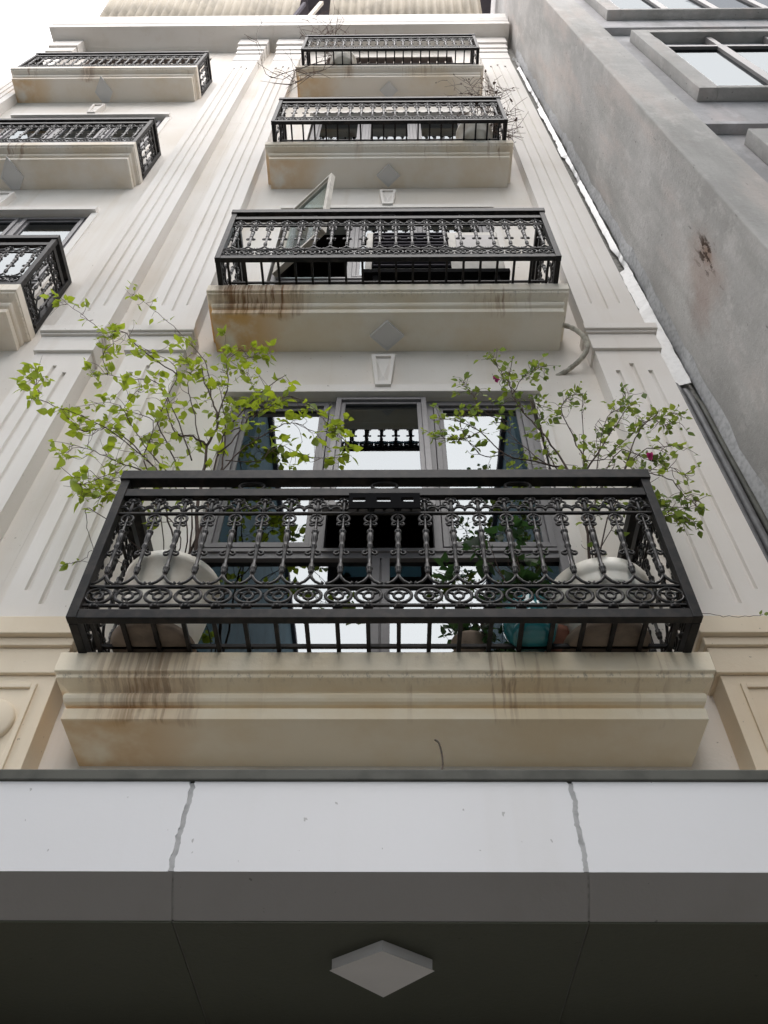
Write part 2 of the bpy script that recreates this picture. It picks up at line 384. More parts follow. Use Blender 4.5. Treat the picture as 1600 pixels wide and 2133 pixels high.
BAL, RNG, SCR = baluster_mesh(), ring_mesh(), scroll_mesh()
def railing(parent, xc, z, D, cage):
    """front and two returns; a cage railing juts past the slab on a floor of bars"""
    hw = 1.165 if cage else 1.205
    x0, x1 = xc-hw, xc+hw; yb = W-.03
    f = MB()
    # front rails, butted between the corner posts
    p = .019
    for a, c, d in ((-.006, .040, .034), (.068, .080, .012), (.170, .182, .014), (.622, .634, .014), (.737, .789, .030)):
        f.box(x0+p, x1-p, D-d/2, D+d/2, z+a, z+c)
        for xs in (x0, x1): f.box(xs-d/2, xs+d/2, D+p, yb-p, z+a, z+c)
    f.box(x0-.026, x1+.026, D-.027, D+.027, z+.85, z+.912)                 # hand rail
    for xs in (x0, x1): f.box(xs-.026, xs+.026, D+.027, W-.002, z+.85, z+.912)
    o = f.build('railing', M['iron'], parent, bevel=.0025)
    for xs in (x0, x1):
        MB().box(xs-p, xs+p, D-p, D+p, z-.004, z+.85).build('post', M['iron'], o, bevel=.002)
        w = MB().box(xs-.026, xs+.026, yb-p, yb+.026, z-.004 if cage else z-.004, z+.85); w.box(xs-.045, xs+.045, yb-.045, yb-p-.001, z+.0, z+.05)
        w.build('post', M['iron'], o, bevel=.002)
    n = 20; st = (2*hw-.13)/(n-1)
    for i in range(n):
        x = x0+.065+i*st
        inst('baluster', BAL, o, (x, D, z)); inst('ring_ornament', RNG, o, (x, D, z))
        inst('scroll_ornament', SCR, o, (x, D, z))
        if cage: MB().box(x-.008, x+.008, D+.017, 2.60, z+.004, z+.018).build('floor_bar', M['iron'], o)
    m = 5 if cage else 4; L = yb-D; sd = (L-.10)/(m-1)
    for xs in (x0, x1):
        for i in range(m):
            y = D+.05+i*sd
            for nm, me in (('baluster', BAL), ('ring_ornament', RNG), ('scroll_ornament', SCR)):
                inst(nm, me, o, (xs, y, z), (0, 0, math.pi/2))
    for k, xx in enumerate((xc-hw*.51, xc, xc+hw*.51)):
        q = [(xx+.045*math.cos(a)+(.012 if math.cos(a) > 0 else -.012), D, z+.820+.027*math.sin(a)) for a in [2*math.pi*i/16 for i in range(16)]]
        MB().tube(q, .0075, 6, True).build('rail_ring', M['iron'], o, True)
    if cage: MB().box(x0+.05, x1-.05, 2.470, 2.484, z+.019, z+.034).build('floor_rail', M['iron'], o)
    return o

def sash(b, x0, x1, z0, z1, y, w=.06, t=.05):
    """moulded leaf: stiles and rails in two steps, joints butted"""
    for a, d, e in ((0, t, w*.55), (w*.55, t*.62, w)):
        b.box(x0+a, x0+e, y+(t-d), y+t, z0+a, z1-a); b.box(x1-e, x1-a, y+(t-d), y+t, z0+a, z1-a)
        b.box(x0+e, x1-e, y+(t-d), y+t, z0+a, z0+e); b.box(x0+e, x1-e, y+(t-d), y+t, z1-e, z1-a)
def pane(parent, x0, x1, z0, z1, y, mat=None):
    return MB().box(x0, x1, y, y+.008, z0, z1).build('pane', mat or M['glass'], parent)
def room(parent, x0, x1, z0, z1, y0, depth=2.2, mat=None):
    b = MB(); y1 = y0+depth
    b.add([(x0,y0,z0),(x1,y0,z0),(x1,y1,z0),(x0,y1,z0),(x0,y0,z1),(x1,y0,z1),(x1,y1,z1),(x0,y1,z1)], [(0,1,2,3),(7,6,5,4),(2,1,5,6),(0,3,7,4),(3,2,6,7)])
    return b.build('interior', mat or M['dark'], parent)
WT = 2.53
def window(parent, xc, z, state):
    """three upper leaves over two fixed lights; state per leaf: 'shut', 'tilt', 'side' """
    x0, x1 = xc-.965, xc+.955; y = 2.905
    f = MB(); zt = z+WT; tr0, tr1 = z+1.015, z+1.085
    f.box(x0, x0+.045, y, y+.07, z, zt); f.box(x1-.045, x1, y, y+.07, z, zt)
    f.box(x0+.045, x1-.045, y, y+.07, zt-.03, zt); f.box(x0+.045, x1-.045, y, y+.07, tr0, tr1); f.box(x0+.045, x1-.045, y-.012, y, tr0+.04, tr1-.005)
    f.box(x0+.045, x1-.045, y, y+.07, z, z+.04)
    m1, m2 = xc-.32, xc+.30
    for m in (m1, m2): f.box(m-.022, m+.022, y, y+.07, tr1, zt-.03)
    f.box(xc-.045, xc-.004, y, y+.07, z+.04, tr0); f.box(xc+.004, xc+.045, y, y+.07, z+.04, tr0); f.box(xc-.004, xc+.004, y+.012, y+.07, z+.04, tr0)
    o = f.build('window', M['frame'], parent, bevel=.002)
    edges = ((x0+.047, m1-.024), (m1+.024, m2-.024), (m2+.024, x1-.047)); za, zb = tr1+.003, zt-.033
    for (a, c), s in zip(edges, state):
        w = c-a; h = zb-za
        if s == 'shut':
            b = MB(); sash(b, a, c, za, zb, y-.012); l = b.build('sash', M['frame2'] if False else M['frame'], o, bevel=.002)
            pane(o, a+.058, c-.058, za+.058, zb-.058, y+.018)
        else:
            b = MB(); sash(b, 0, w, -h, 0, -.05) if s == 'tilt' else sash(b, 0, w, 0, h, -.05)
            l = b.build('sash', M['frame'] if s == 'tilt' else M['acw'], o, bevel=.002)
            g_ = MB().box(.058, w-.058, -.02, -.012, (-h if s == 'tilt' else 0)+.058, (0 if s == 'tilt' else h)-.058).build('pane', M['glass'] if s == 'tilt' else M['clear'], o)
            for q in (l, g_):
                q.location = (a, y, zb) if s == 'tilt' else (a, y, za); q.rotation_euler = (math.radians(-9), 0, 0) if s == 'tilt' else (0, 0, math.radians(-41))
    pane(o, x0+.045, xc-.045, z+.04, tr0, y+.03); pane(o, xc+.045, x1-.045, z+.04, tr0, y+.03)
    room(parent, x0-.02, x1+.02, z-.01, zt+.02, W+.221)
    return (x0, x1, z, zt)
def lintel(parent, xc, z):
    b = MB(); zb = z+WT-.002
    kx0, kx1 = xc-.062, xc+.062
    for a, c in ((xc-1.02, xc+1.01),): b.box(a, c, W-.045, W+.004, zb, zb+.088)
    b.build('lintel', M['trim'], parent, bevel=.002)
    # keystone: tapered block, sunk field with a small pyramid
    k = MB(); t0, t1 = zb+.055, zb+.460; w0, w1 = .050, .081
    o_ = [(xc-w0, t0), (xc+w0, t0), (xc+w1, t1), (xc-w1, t1)]
    i_ = [(xc-w0*.62, t0+.045), (xc+w0*.62, t0+.045), (xc+w1*.66, t1-.03), (xc-w1*.66, t1-.03)]
    k.v = [(x, W+.002, q) for x, q in o_]+[(x, W-.064, q) for x, q in o_]+[(x, W-.064, q) for x, q in i_]+[(x, W-.046, q) for x, q in i_]+[(xc, W-.062, t0+.11)]
    for j in range(4):
        n2 = (j+1) % 4; k.f += [(j, n2, 4+n2, 4+j), (4+j, 4+n2, 8+n2, 8+j), (8+j, 8+n2, 12+n2, 12+j)]
        k.f.append((12+j, 12+n2, 16))
    k.build('keystone', M['trim'], parent)
    # jamb trim beside the opening
    for s in (-1, 1):
        MB().box(xc-.005+s*1.005-.032, xc-.005+s*1.005+.032, W-.012, W+.003, z, zb-.001).build('jamb', M['trim'], parent, bevel=.002)
PY = 2.75        # pilaster face
def fluted(parent, x0, x1, z0, z1, ga, gb, mat, stepped=.09, depth=.02):
    """shaft whose front face has three real rounded flutes between ga and gb"""
    w = x1-x0; b = MB(); cs = [x0+w*k for k in (.235, .48, .72)]; gw = w*.036
    xs = []  # cross-section across the front
    tops = [gb-stepped, gb, gb-stepped]; bots = [ga+stepped, ga, ga+stepped]
    zs = sorted(set([z0, z1]+tops+bots))
    segs = [x0]
    for c in cs: segs += [c-gw, c+gw]
    segs.append(x1)
    for zi in range(len(zs)-1):
        a, c = zs[zi], zs[zi+1]
        for i in range(len(segs)-1):
            u, v = segs[i], segs[i+1]; fl = i % 2 == 1; k = i//2
            if fl and bots[k] <= a+1e-6 and tops[k] >= c-1e-6:
                pr = [(u, 0), (u+gw*.35, depth*.8), (u+gw, depth), (v-gw*.35, depth*.8), (v, 0)]
                for (p0, d0), (p1, d1) in zip(pr, pr[1:]):
                    b.add([(p0, PY+d0, a), (p1, PY+d1, a), (p1, PY+d1, c), (p0, PY+d0, c)], [(0,1,2,3)])
                for zz, lim, sg in ((c, tops[k], 1), (a, bots[k], -1)):
                    if abs(zz-lim) < 1e-6:
                        q = [(p_, PY+d_, zz) for p_, d_ in pr]; b.add(q, [tuple(range(5))])
            else: b.add([(u, PY, a), (v, PY, a), (v, PY, c), (u, PY, c)], [(0,1,2,3)])
    b.add([(x0, PY, z0), (x0, W+.01, z0), (x0, W+.01, z1), (x0, PY, z1)], [(0,3,2,1)])
    b.add([(x1, PY, z0), (x1, W+.01, z0), (x1, W+.01, z1), (x1, PY, z1)], [(0,1,2,3)])
    b.add([(x0, PY, z0), (x1, PY, z0), (x1, W+.01, z0), (x0, W+.01, z0)], [(0,3,2,1)]); b.add([(x0, PY, z1), (x1, PY, z1), (x1, W+.01, z1), (x0, W+.01, z1)], [(0,1,2,3)])
    return b.build('pilaster', mat, parent)
def band(parent, name, x0, x1, steps, mat):
    """stack of projecting courses: (z0, z1, projection)"""
    b = MB()
    for z0, z1, p in steps: b.box(x0-p*.55, x1+p*.55, PY-p, W+.012, z0, z1)
    return b.build(name, mat, parent, bevel=.004)
def pilaster(parent, x0, x1):
    e = E_
    # pedestal with sunk panel and medallion
    MB().box(x0-.01, x1+.01, PY-.012, W+.011, e-.6, e+2.318).build('pedestal', M['warm'], parent, bevel=.003)
    a, c = x0+.055, x1-.055; f = MB(); fr = .022
    f.box(a, a+fr, PY-.024, PY-.0125, e+.9, e+2.27); f.box(c-fr, c, PY-.024, PY-.0125, e+.9, e+2.27)
    f.box(a+fr, c-fr, PY-.024, PY-.0125, e+2.248, e+2.27); f.box(a+fr, c-fr, PY-.024, PY-.0125, e+.9, e+.922)
    f.build('panel_frame', M['warm'], parent, bevel=.003)
    md = MB(); xm = (x0+x1)/2
    md.add([(xm+r*math.cos(2*math.pi*j/32)*.105, y, e+2.08+r*math.sin(2*math.pi*j/32)*.105) for r, y in ((1, PY-.013), (1, PY-.028), (.9, PY-.034), (.2, PY-.038)) for j in range(32)],
           [(i*32+j, i*32+(j+1) % 32, (i+1)*32+(j+1) % 32, (i+1)*32+j) for i in range(3) for j in range(32)]+[tuple(96+j for j in range(32))])
    md.build('medallion', M['warm'], parent, True)
    band(parent, 'band_course', x0-.012, x1+.012, [(e+2.319, e+2.455, .03), (e+2.456, e+2.50, .048), (e+2.501, e+2.60, .075)], M['warm'])
    fluted(parent, x0, x1, e+2.601, e+5.129, e+2.75, e+4.96, M['trim'])
    band(parent, 'capital', x0-.004, x1+.004, [(e+5.13, e+5.13+.20, .022), (e+5.332, e+5.352, .040), (e+5.353, e+5.43, .058)], M['trim'])
    fluted(parent, x0, x1, e+5.431, e+14.35, e+5.77, e+13.95, M['trim'])
    band(parent, 'capital', x0-.005, x1+.005, [(e+14.351, e+14.75, .008), (e+14.751, e+14.95, .025), (e+14.951, e+15.2, .045), (e+15.201, e+15.60, .075)], M['trim'])
def cornice(parent, x0, x1, ends):
    e = E_; P = [(2.48, 15.60), (2.48, 15.78), (2.468, 15.80), (2.455, 15.86), (2.50, 15.94), (2.53, 15.98), (2.50, 16.0), (2.47, 16.1), (2.45, 16.32)]
    b = MB(); l, r = ends
    for D, h in P: b.v += [(x0-(.35*(2.6-D) if l else 0), D, h+e), (x1+(.0 if r else 0), D, h+e)]
    n = len(P)
    for i in range(n-1): b.f.append((2*i, 2*i+1, 2*i+3, 2*i+2))
    k = len(b.v); b.v += [(x0, W+.2, 15.60+e), (x1, W+.2, 15.60+e), (x0, W+.2, 16.32+e), (x1, W+.2, 16.32+e)]
    b.f += [(0, k, k+1, 1), (2*n-2, 2*n-1, k+3, k+2)]
    b.f.append(tuple([2*i for i in range(n)]+[k+2, k])); b.f.append(tuple([2*i+1 for i in reversed(range(n))]+[k+1, k+3]))
    return b.build('cornice', M['trim'], parent)
def corrugated(parent, x0, x1, y0, z0, y1, z1, pitch=.14, amp=.03):
    b = MB(); n = int((x1-x0)/pitch*6)
    for i in range(n+1):
        x = x0+(x1-x0)*i/n; a = amp*math.cos(2*math.pi*(x-x0)/pitch)
        b.v += [(x, y0+a, z0+E_), (x, y1+a, z1+E_), (x, y0+a+.006, z0+E_), (x, y1+a+.006, z1+E_)]
    for i in range(n):
        k = 4*i; b.f += [(k, k+4, k+5, k+1), (k+2, k+3, k+7, k+6), (k, k+2, k+6, k+4)]
    return b.build('corrugated_sheet', M['roof'], parent, True)
def loggia(parent, xc, z):
    """top-storey opening: brown recess behind slim cream bars"""
    x0, x1, z1 = xc-1.0, xc+.98, z+2.55
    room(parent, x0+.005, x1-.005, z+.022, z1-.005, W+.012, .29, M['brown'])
    b = MB()
    b.box(x0, x1, W+.27, W+.30, z+.9, z+.96); b.box(x0, x1, W+.27, W+.30, z+1.9, z+1.96)
    b.build('door_rail', M['brown'], parent)
    for i in range(14):
        x = x0+.10+i*(x1-x0-.2)/13; MB().box(x-.012, x+.012, W+.06, W+.084, z, z1).build('security_bar', M['stick'], parent)
    return (x0, x1, z, z1)

house = thing('townhouse', 'tall cream townhouse in the middle with four railed balconies stacked one above another', 'building', (0, W+1, 0), 'pair of cream townhouses')
nb = thing('townhouse', 'cream townhouse at the left edge with balconies half outside the picture', 'building', (-3.85, W+1, 0), 'pair of cream townhouses')
XC = -.035
XL = -3.855
# centre house
ops = []
for k in range(3): ops.append(window(house, -.06+.02*k, FZ[k], [('shut','tilt','shut'), ('side','shut','shut'), ('shut','shut','shut')][k]))
ops.append(loggia(house, XC+.02, FZ[3]))
x0 = min(o[0] for o in ops); x1 = max(o[1] for o in ops)
wall(house, -1.905, 1.80, .0, E_+16.4, [(x0, x1, o[2], o[3]) for o in ops], M['wall'])
for k in range(3): lintel(house, -.06+.02*k, FZ[k])
SM = [slab_mat('stained_ledge_low', (.92,.83,.66), -.90, .24, .55, 1.3), slab_mat('stained_ledge_second', (.84,.79,.69), -.88, .36, 1.0, 4.1),  # lowest ledge: stains, plus the warm light there put into its base colour
      slab_mat('stained_ledge_third', (.84,.79,.71), -.30, .05, .5, 7.7), slab_mat('stained_ledge_top', (.82,.76,.68), -.55, .1, .5, 12.9)]
for k in range(4):
    s_ = slab(house, XC+.004*k, FZ[k], SM[k])
    if k: rhombus(s_, XC, 2.74, FZ[k]-.2455, .118, .112, .03)
    r_ = railing(house, XC+.006*k, FZ[k], 2.30, True)
    if k == 0:
        b = MB(); z0, z1 = FZ[0]+.634, FZ[0]+.737; c = XC+.0; xs = [-.155, -.130, -.075, -.027, .030, .080, .130, .155]
        b.box(c-.155, c+.155, 2.275, 2.281, z0+.002, z0+.046); b.box(c-.155, c+.155, 2.275, 2.281, z0+.074, z1+.004)
        for a, d in ((-.155, -.137), (-.083, -.034), (.026, .072), (.126, .155)): b.box(c+a, c+d, 2.275, 2.281, z0+.046, z0+.074)
        b.build('black_plate', M['black_plate'], r_)  # plate added where a black rectangular mark covers the railing centre
pilaster(house, 1.36, 1.79)
pilaster(house, -1.79, -1.405)
cornice(house, -1.91, 1.90, (False, True))
corrugated(house, -1.10, 1.60, 2.62, 16.85, 2.30, 18.3, .15, .03)
MB().box(-1.05, .1, 2.66, 2.70, E_+16.33, E_+16.86).build('parapet_board', M['flash'], house)
MB().box(.11, 1.75, 2.70, 2.74, E_+16.33, E_+16.86).build('parapet_board', M['eave'], house)
MB().box(-1.7, 1.86, 2.28, 2.9, E_+18.32, E_+18.42).build('eave', M['eave'], house)
# left house
ops = [window(nb, XL+.01, FZ[k], ('shut','shut','shut')) for k in (1, 2)]+[loggia(nb, XL, FZ[3])]
x0 = min(o[0] for o in ops); x1 = max(o[1] for o in ops)
wall(nb, -5.45, -1.906, .0, E_+16.4, [(x0, x1, o[2], o[3]) for o in ops], M['wall'])
for k in (1, 2): lintel(nb, XL+.01, FZ[k])
SL = [slab_mat('neighbour_ledge_second', (.82,.75,.65), .9, .2, .5, 3.3), slab_mat('neighbour_ledge_third', (.82,.77,.70), -.3, .1, .3, 8.2), slab_mat('neighbour_ledge_top', (.82,.76,.68), -.2, .12, .6, 15.1)]
for k in (1, 2, 3):
    s_ = slab(nb, XL, FZ[k]+.03, SL[k-1])
    rhombus(s_, XL, 2.74, FZ[k]+.03-.2455, .118, .2, .02)
    railing(nb, XL+.02, FZ[k]+.03, 2.50, False)
pilaster(nb, -2.405, -2.03)
pilaster(nb, -5.43, -5.06)
cornice(nb, -5.50, -1.912, (True, False))
corrugated(nb, -5.1, -1.62, 2.60, 16.45, 2.30, 18.1, .15, .03)
MB().box(-5.0, -1.55, 2.28, 2.9, E_+18.12, E_+18.26).build('eave', M['eave'], nb)
MB().bar((-1.50, 2.6, E_+16.35), (-1.25, 2.45, E_+17.6), .07, .05).build('brace', M['stick'], nb)
MB().bar((-1.75, 2.6, E_+16.35), (-1.55, 2.45, E_+17.5), .05, .05).build('brace', M['eave'], nb)

# canopy over the shop front (part of the centre house)
ca = MB().box(-3.2, 3.2, 2.20, W-.004, E_+1.07, E_+1.36).build('canopy', M['mortar'], house)
fz0, fz1, fD = E_+1.126, E_+1.392, 2.10
def crooked(n, a, b): return [a+(b-a)*i/n for i in range(n+1)]
rj = random.Random(5)
def joint(x, lean):
    d = 0; out = []
    for i in range(41):
        d = d*.88+rj.gauss(0, .0012); out.append(x+d+lean*(i/40-.5))
    return out
jl, jr = joint(-.571, .006), joint(.497, -.004)
wid = lambda: [.0062+abs(rj.gauss(0, .0012)) for i in range(41)]
gl_, gr_ = wid(), wid()
off = lambda j, g, sgn: [v+sgn*w_ for v, w_ in zip(j, g)]
def panel(left, right):
    b = MB(); n = 40; zs = crooked(n, fz0, fz1)
    for i in range(n+1):
        for x in (left[i], right[i]): b.v += [(x, fD, zs[i]), (x, fD+.03, zs[i])]
    for i in range(n):
        k = 4*i; b.f += [(k, k+2, k+6, k+4), (k, k+4, k+5, k+1), (k+2, k+3, k+7, k+6)]
    b.f += [(0, 1, 3, 2), (4*n, 4*n+2, 4*n+3, 4*n+1)]
    return b.build('fascia_panel', M['panel'], ca)
panel([-3.2]*41, off(jl, gl_, -1)); panel(off(jl, wid(), 1), off(jr, gr_, -1)); panel(off(jr, wid(), 1), [3.2]*41)
MB().box(-3.2, 3.2, fD+.004, 2.199, fz0+.003, fz1-.003).build('joint_filler', M['filler'], ca)
MB().box(-3.2, 3.2, fD-.008, 2.30, fz1+.0005, fz1+.036).build('top_lip', M['lip'], ca, bevel=.004)
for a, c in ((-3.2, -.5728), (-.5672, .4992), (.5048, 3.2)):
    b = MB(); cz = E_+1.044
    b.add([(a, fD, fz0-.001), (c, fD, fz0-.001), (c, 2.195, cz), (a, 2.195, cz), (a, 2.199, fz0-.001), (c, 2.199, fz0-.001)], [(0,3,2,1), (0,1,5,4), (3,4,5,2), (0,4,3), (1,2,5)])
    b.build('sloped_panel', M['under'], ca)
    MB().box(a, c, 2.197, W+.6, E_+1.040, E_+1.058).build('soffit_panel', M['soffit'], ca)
for xj in (-.57, .502):
    MB().box(xj-.003, xj+.003, 2.2, W+.6, E_+1.0425, E_+1.054).build('joint_filler', M['lip'], ca)
    b = MB(); b.add([(xj-.003, fD+.002, fz0), (xj+.003, fD+.002, fz0), (xj+.003, 2.196, E_+1.0465), (xj-.003, 2.196, E_+1.0465)], [(0,3,2,1)]); b.build('joint_filler', M['mortar'], ca)
MB().box(-3.2, 3.2, 2.21, W+.6, E_+1.0585, E_+1.0695).build('soffit_backing', M['mortar'], ca)
b = MB(); q = [(-.030, 2.29), (.107, 2.405), (-.029, 2.57), (-.169, 2.405)]
n = 4; b.v = [(x, y, E_+1.0395) for x, y in q]+[(x, y, E_+1.010) for x, y in q]
b.f = [(j, (j+1) % 4, 4+(j+1) % 4, 4+j) for j in range(4)]+[(7, 6, 5, 4)]
b.build('rhombus_ornament', M['plate'], ca, bevel=.003)

# ------------------------------------------------------------------ grey house on the right
gb_ = thing('building', 'raw grey rendered building at the right with a blank side wall and framed windows', 'building', (4, 3, 0))
GX, GD = 1.95, 1.72
b = MB(); b.box(GX, GX+.36, GD, 12, 0, 21); b.build('side_wall', M['concrete'], gb_, bevel=.01)
MB().box(GX+.3601, 9, GD+.09, GD+.45, 0, 21).build('front_wall', M['concrete2'], gb_)
for z in (2.75, 6.53, 10.40, 14.3):
    b = MB(); b.box(GX+.3602, 9, GD+.012, GD+.089, E_+z+.19, E_+z+.26)
    b.build('string_course', M['concrete2'], gb_, bevel=.004)
for z0, z1 in ((3.75, 6.47), (7.69, 10.26), (11.52, 14.0)):
    a0, a1 = 2.545, 5.2; y0 = GD-.02
    s_ = MB(); iw = .16
    s_.box(a0, a0+iw, y0, GD+.089, E_+z0, E_+z1); s_.box(a1-iw, a1, y0, GD+.089, E_+z0, E_+z1)
    s_.box(a0+iw, a1-iw, y0, GD+.089, E_+z0, E_+z0+.07); s_.box(a0+iw, a1-iw, y0, GD+.089, E_+z1-.14, E_+z1)
    o = s_.build('window', M['concrete'], gb_, bevel=.005)
    f = MB(); u0, u1 = a0+iw+.0, a1-iw; w0, w1 = E_+z0+.071, E_+z1-.141; yy = y0+.045
    f.box(u0, u0+.08, yy, yy+.06, w0, w1); f.box(u1-.08, u1, yy, yy+.06, w0, w1); f.box(u0+.08, u1-.08, yy, yy+.06, w0, w0+.07)
    zt_ = w1-.50; f.box(u0+.08, u1-.08, yy, yy+.06, zt_, zt_+.07)
    ms = [u0+.62, u0+1.23, u0+1.84]
    for m in ms: f.box(m-.045, m+.045, yy, yy+.06, w0+.07, zt_); f.box(m-.03, m+.03, yy, yy+.06, zt_+.07, w1)
    f.build('window_frame', M['frame2'], o, bevel=.004)
    es = [u0+.08]+[v for m in ms for v in (m-.045, m+.045)]+[u1-.08]
    for i in range(0, len(es), 2): pane(o, es[i], es[i+1], w0+.07, zt_, yy+.03)
    MB().box(u0+.08, u1-.08, yy+.075, yy+.085, zt_+.07, w1).build('transom_shade', M['dark'], o)  # dark sheet standing for the shade at the top of the recess
# ------------------------------------------------------------------ torn flashing, pipes, hose, wire
rf = random.Random(21)
b = MB(); n = 150; z0, z1 = E_+4.75, E_+14.6
fl = []; drift = .02
for i in range(n+1):
    t = i/n; z = z0+(z1-z0)*t
    if rf.random() < .07: drift = rf.choice((.02, .035, .05, .06, .068)) if t > .12 else 0
    a = 1.806+drift*(1 if t > .1 else .55)+rf.gauss(0, .0035); c = 1.896+rf.gauss(0, .002)+(.012 if t < .2 else 0)
    if t > .93: a += .05*rf.random(); c -= .03*rf.random()
    fl.append((a, max(c, a+.012), z))
b.v = [p for a, c, z in fl for p in ((a, 2.80, z), (c, 2.775, z), (a, 2.806, z), (c, 2.781, z))]
for i in range(n):
    k = 4*i; b.f += [(k, k+1, k+5, k+4), (k+2, k+6, k+7, k+3), (k, k+4, k+6, k+2), (k+1, k+3, k+7, k+5)]
o = b.build('flashing_strip', M['flash']); o['label'] = 'torn white flashing strip running up the joint between cream house and grey wall'; o['category'] = 'flashing'
b = MB(); n = 70
for i in range(n+1):
    z = E_+1.0+13.8*i/n; a = 1.925+rf.gauss(0, .010)
    b.v += [(a, 2.80, z), (1.9495, 2.70+rf.gauss(0, .015), z)]
for i in range(n): b.f.append((2*i, 2*i+1, 2*i+3, 2*i+2))
o = b.build('mortar_seam', M['filler'], house)
b = MB(); b.box(1.791, 1.949, 2.83, 2.86, 0, E_+15.5); b.build('joint_filler', M['mortar'], house)
for i, (x, r, lab) in enumerate(((1.825, .016, 'grey conduit nearest the fluted pilaster in the joint'), (1.866, .023, 'thick grey pipe in the middle of the joint beside the grey wall'), (1.912, .018, 'dark conduit tucked against the raw grey side wall'))):
    pts = [(x+rf.gauss(0, .003), 2.80, .0+j*.5) for j in range(int((E_+4.75)/.5))]+[(x, 2.80, E_+4.72-.1*i), (x, 2.815, E_+4.80-.1*i), (x, 2.835, E_+4.86-.1*i)]
    o = MB().tube(pts, r, 10).build('pipe', M['pipe'] if i != 2 else M['lip'], None, True); o['label'] = lab; o['category'] = 'pipe'; o['group'] = 'pipes in the joint between the houses'
def smooth(pts, m=6):
    pts = [Vector(p) for p in pts]; out = []
    for i in range(len(pts)-1):
        p0, p1, p2, p3 = pts[max(i-1, 0)], pts[i], pts[i+1], pts[min(i+2, len(pts)-1)]
        for k in range(m):
            t = k/m; out.append(.5*((2*p1)+(p2-p0)*t+(2*p0-5*p1+4*p2-p3)*t*t+(3*p1-p0-3*p2+p3)*t**3))
    out.append(pts[-1]); return out
pts = smooth([(1.17, 2.70, E_+5.42), (1.24, 2.70, E_+5.37), (1.30, 2.71, E_+5.27), (1.315, 2.735, E_+5.16), (1.27, 2.78, E_+5.09), (1.19, 2.84, E_+5.05), (1.10, 2.885, E_+5.02)], 6)
h_ = MB().tube(pts, [.017+.0015*math.sin(i*2.2) for i in range(len(pts))], 10)
o = h_.build('drain_hose', M['hose'], None, True); o['label'] = 'bent cream drain hose looping from the second balcony slab into the wall'; o['category'] = 'hose'
w = MB(); w.tube(smooth([(.135, 2.30, E_+1.68), (.150, 2.30, E_+1.66), (.157, 2.30, E_+1.60), (.150, 2.29, E_+1.53), (.146, 2.27, E_+1.43)]), .0032, 5)
w.tube(smooth([(.150, 2.29, E_+1.54), (.135, 2.28, E_+1.49), (.138, 2.275, E_+1.43)]), .003, 5); w.tube(smooth([(.152, 2.29, E_+1.55), (.165, 2.285, E_+1.50), (.155, 2.275, E_+1.43)]), .003, 5)
w.tube(arc(.150, E_+1.53, .008, 0, 340, 8), .003, 5) if False else None
o = w.build('wire', M['wire'], None, True); o['label'] = 'short twisted brown wire standing up from the canopy edge'; o['category'] = 'wire'

# ------------------------------------------------------------------ air conditioner on the second balcony
ac = thing('air_conditioner', 'large outdoor air conditioner unit behind the second balcony railing', 'air conditioner', (.32, 2.66, FZ[1]))
ax0, ax1, ay0, ay1, az0, az1 = -.20, .84, 2.54, 2.80, FZ[1]+.36, FZ[1]+1.13
b = MB(); b.box(ax0, ax1, ay0, ay1, az0, az1); b.build('casing', M['acw'], ac, bevel=.012)
MB().box(ax0+.05, .44, ay0-.010, ay0-.001, az0+.05, az1-.05).build('grille_backing', M['black_plate'], ac)
for i in range(11):
    z = az0+.07+i*(az1-az0-.14)/10; MB().box(ax0+.06, .43, ay0-.022, ay0-.011, z-.006, z+.006).build('grille_slat', M['eave'], ac)
MB().box(.50, .80, ay0-.006, ay0-.001, az0+.3, az1-.08).build('service_cover', M['frame2'], ac, bevel=.004)
b = MB(); b.box(ax0-.02, ax1+.02, ay0-.02, ay1+.02, az0-.06, az0-.002); b.box(ax0+.06, ax0+.1, ay0, ay1, FZ[1]+.001, az0-.061); b.box(ax1-.1, ax1-.06, ay0, ay1, FZ[1]+.001, az0-.061)
b.build('stand', M['black_plate'], ac)

# ------------------------------------------------------------------ plants
def leaf_mesh(name, m, wid, fold, curl, pts=5):
    b = MB(); prof = [(0, .0), (.14, .62), (.34, 1.0), (.62, .74), (.84, .32), (1., .0)]
    for t, w_ in prof:
        z = -curl*t*t
        b.v += [(-wid*w_, t, z+fold*w_), (0, t, z), (wid*w_, t, z+fold*w_)]
    for i in range(len(prof)-1):
        k = 3*i; b.f += [(k, k+1, k+4, k+3), (k+1, k+2, k+5, k+4)]
    b.tube([(0, -.22, .03), (0, 0, 0)], .018, 3)
    return b.mesh(name, m, True)
def lv(m, tag): return [leaf_mesh(tag, m, w_, f, c) for w_, f, c in ((.36, .06, .12), (.42, .12, .22), (.33, .02, .3), (.40, -.05, .05))]
def along(pts, t):
    k = t*(len(pts)-1); i = min(int(k), len(pts)-2); return pts[i].lerp(pts[i+1], k-i), (pts[i+1]-pts[i]).normalized()
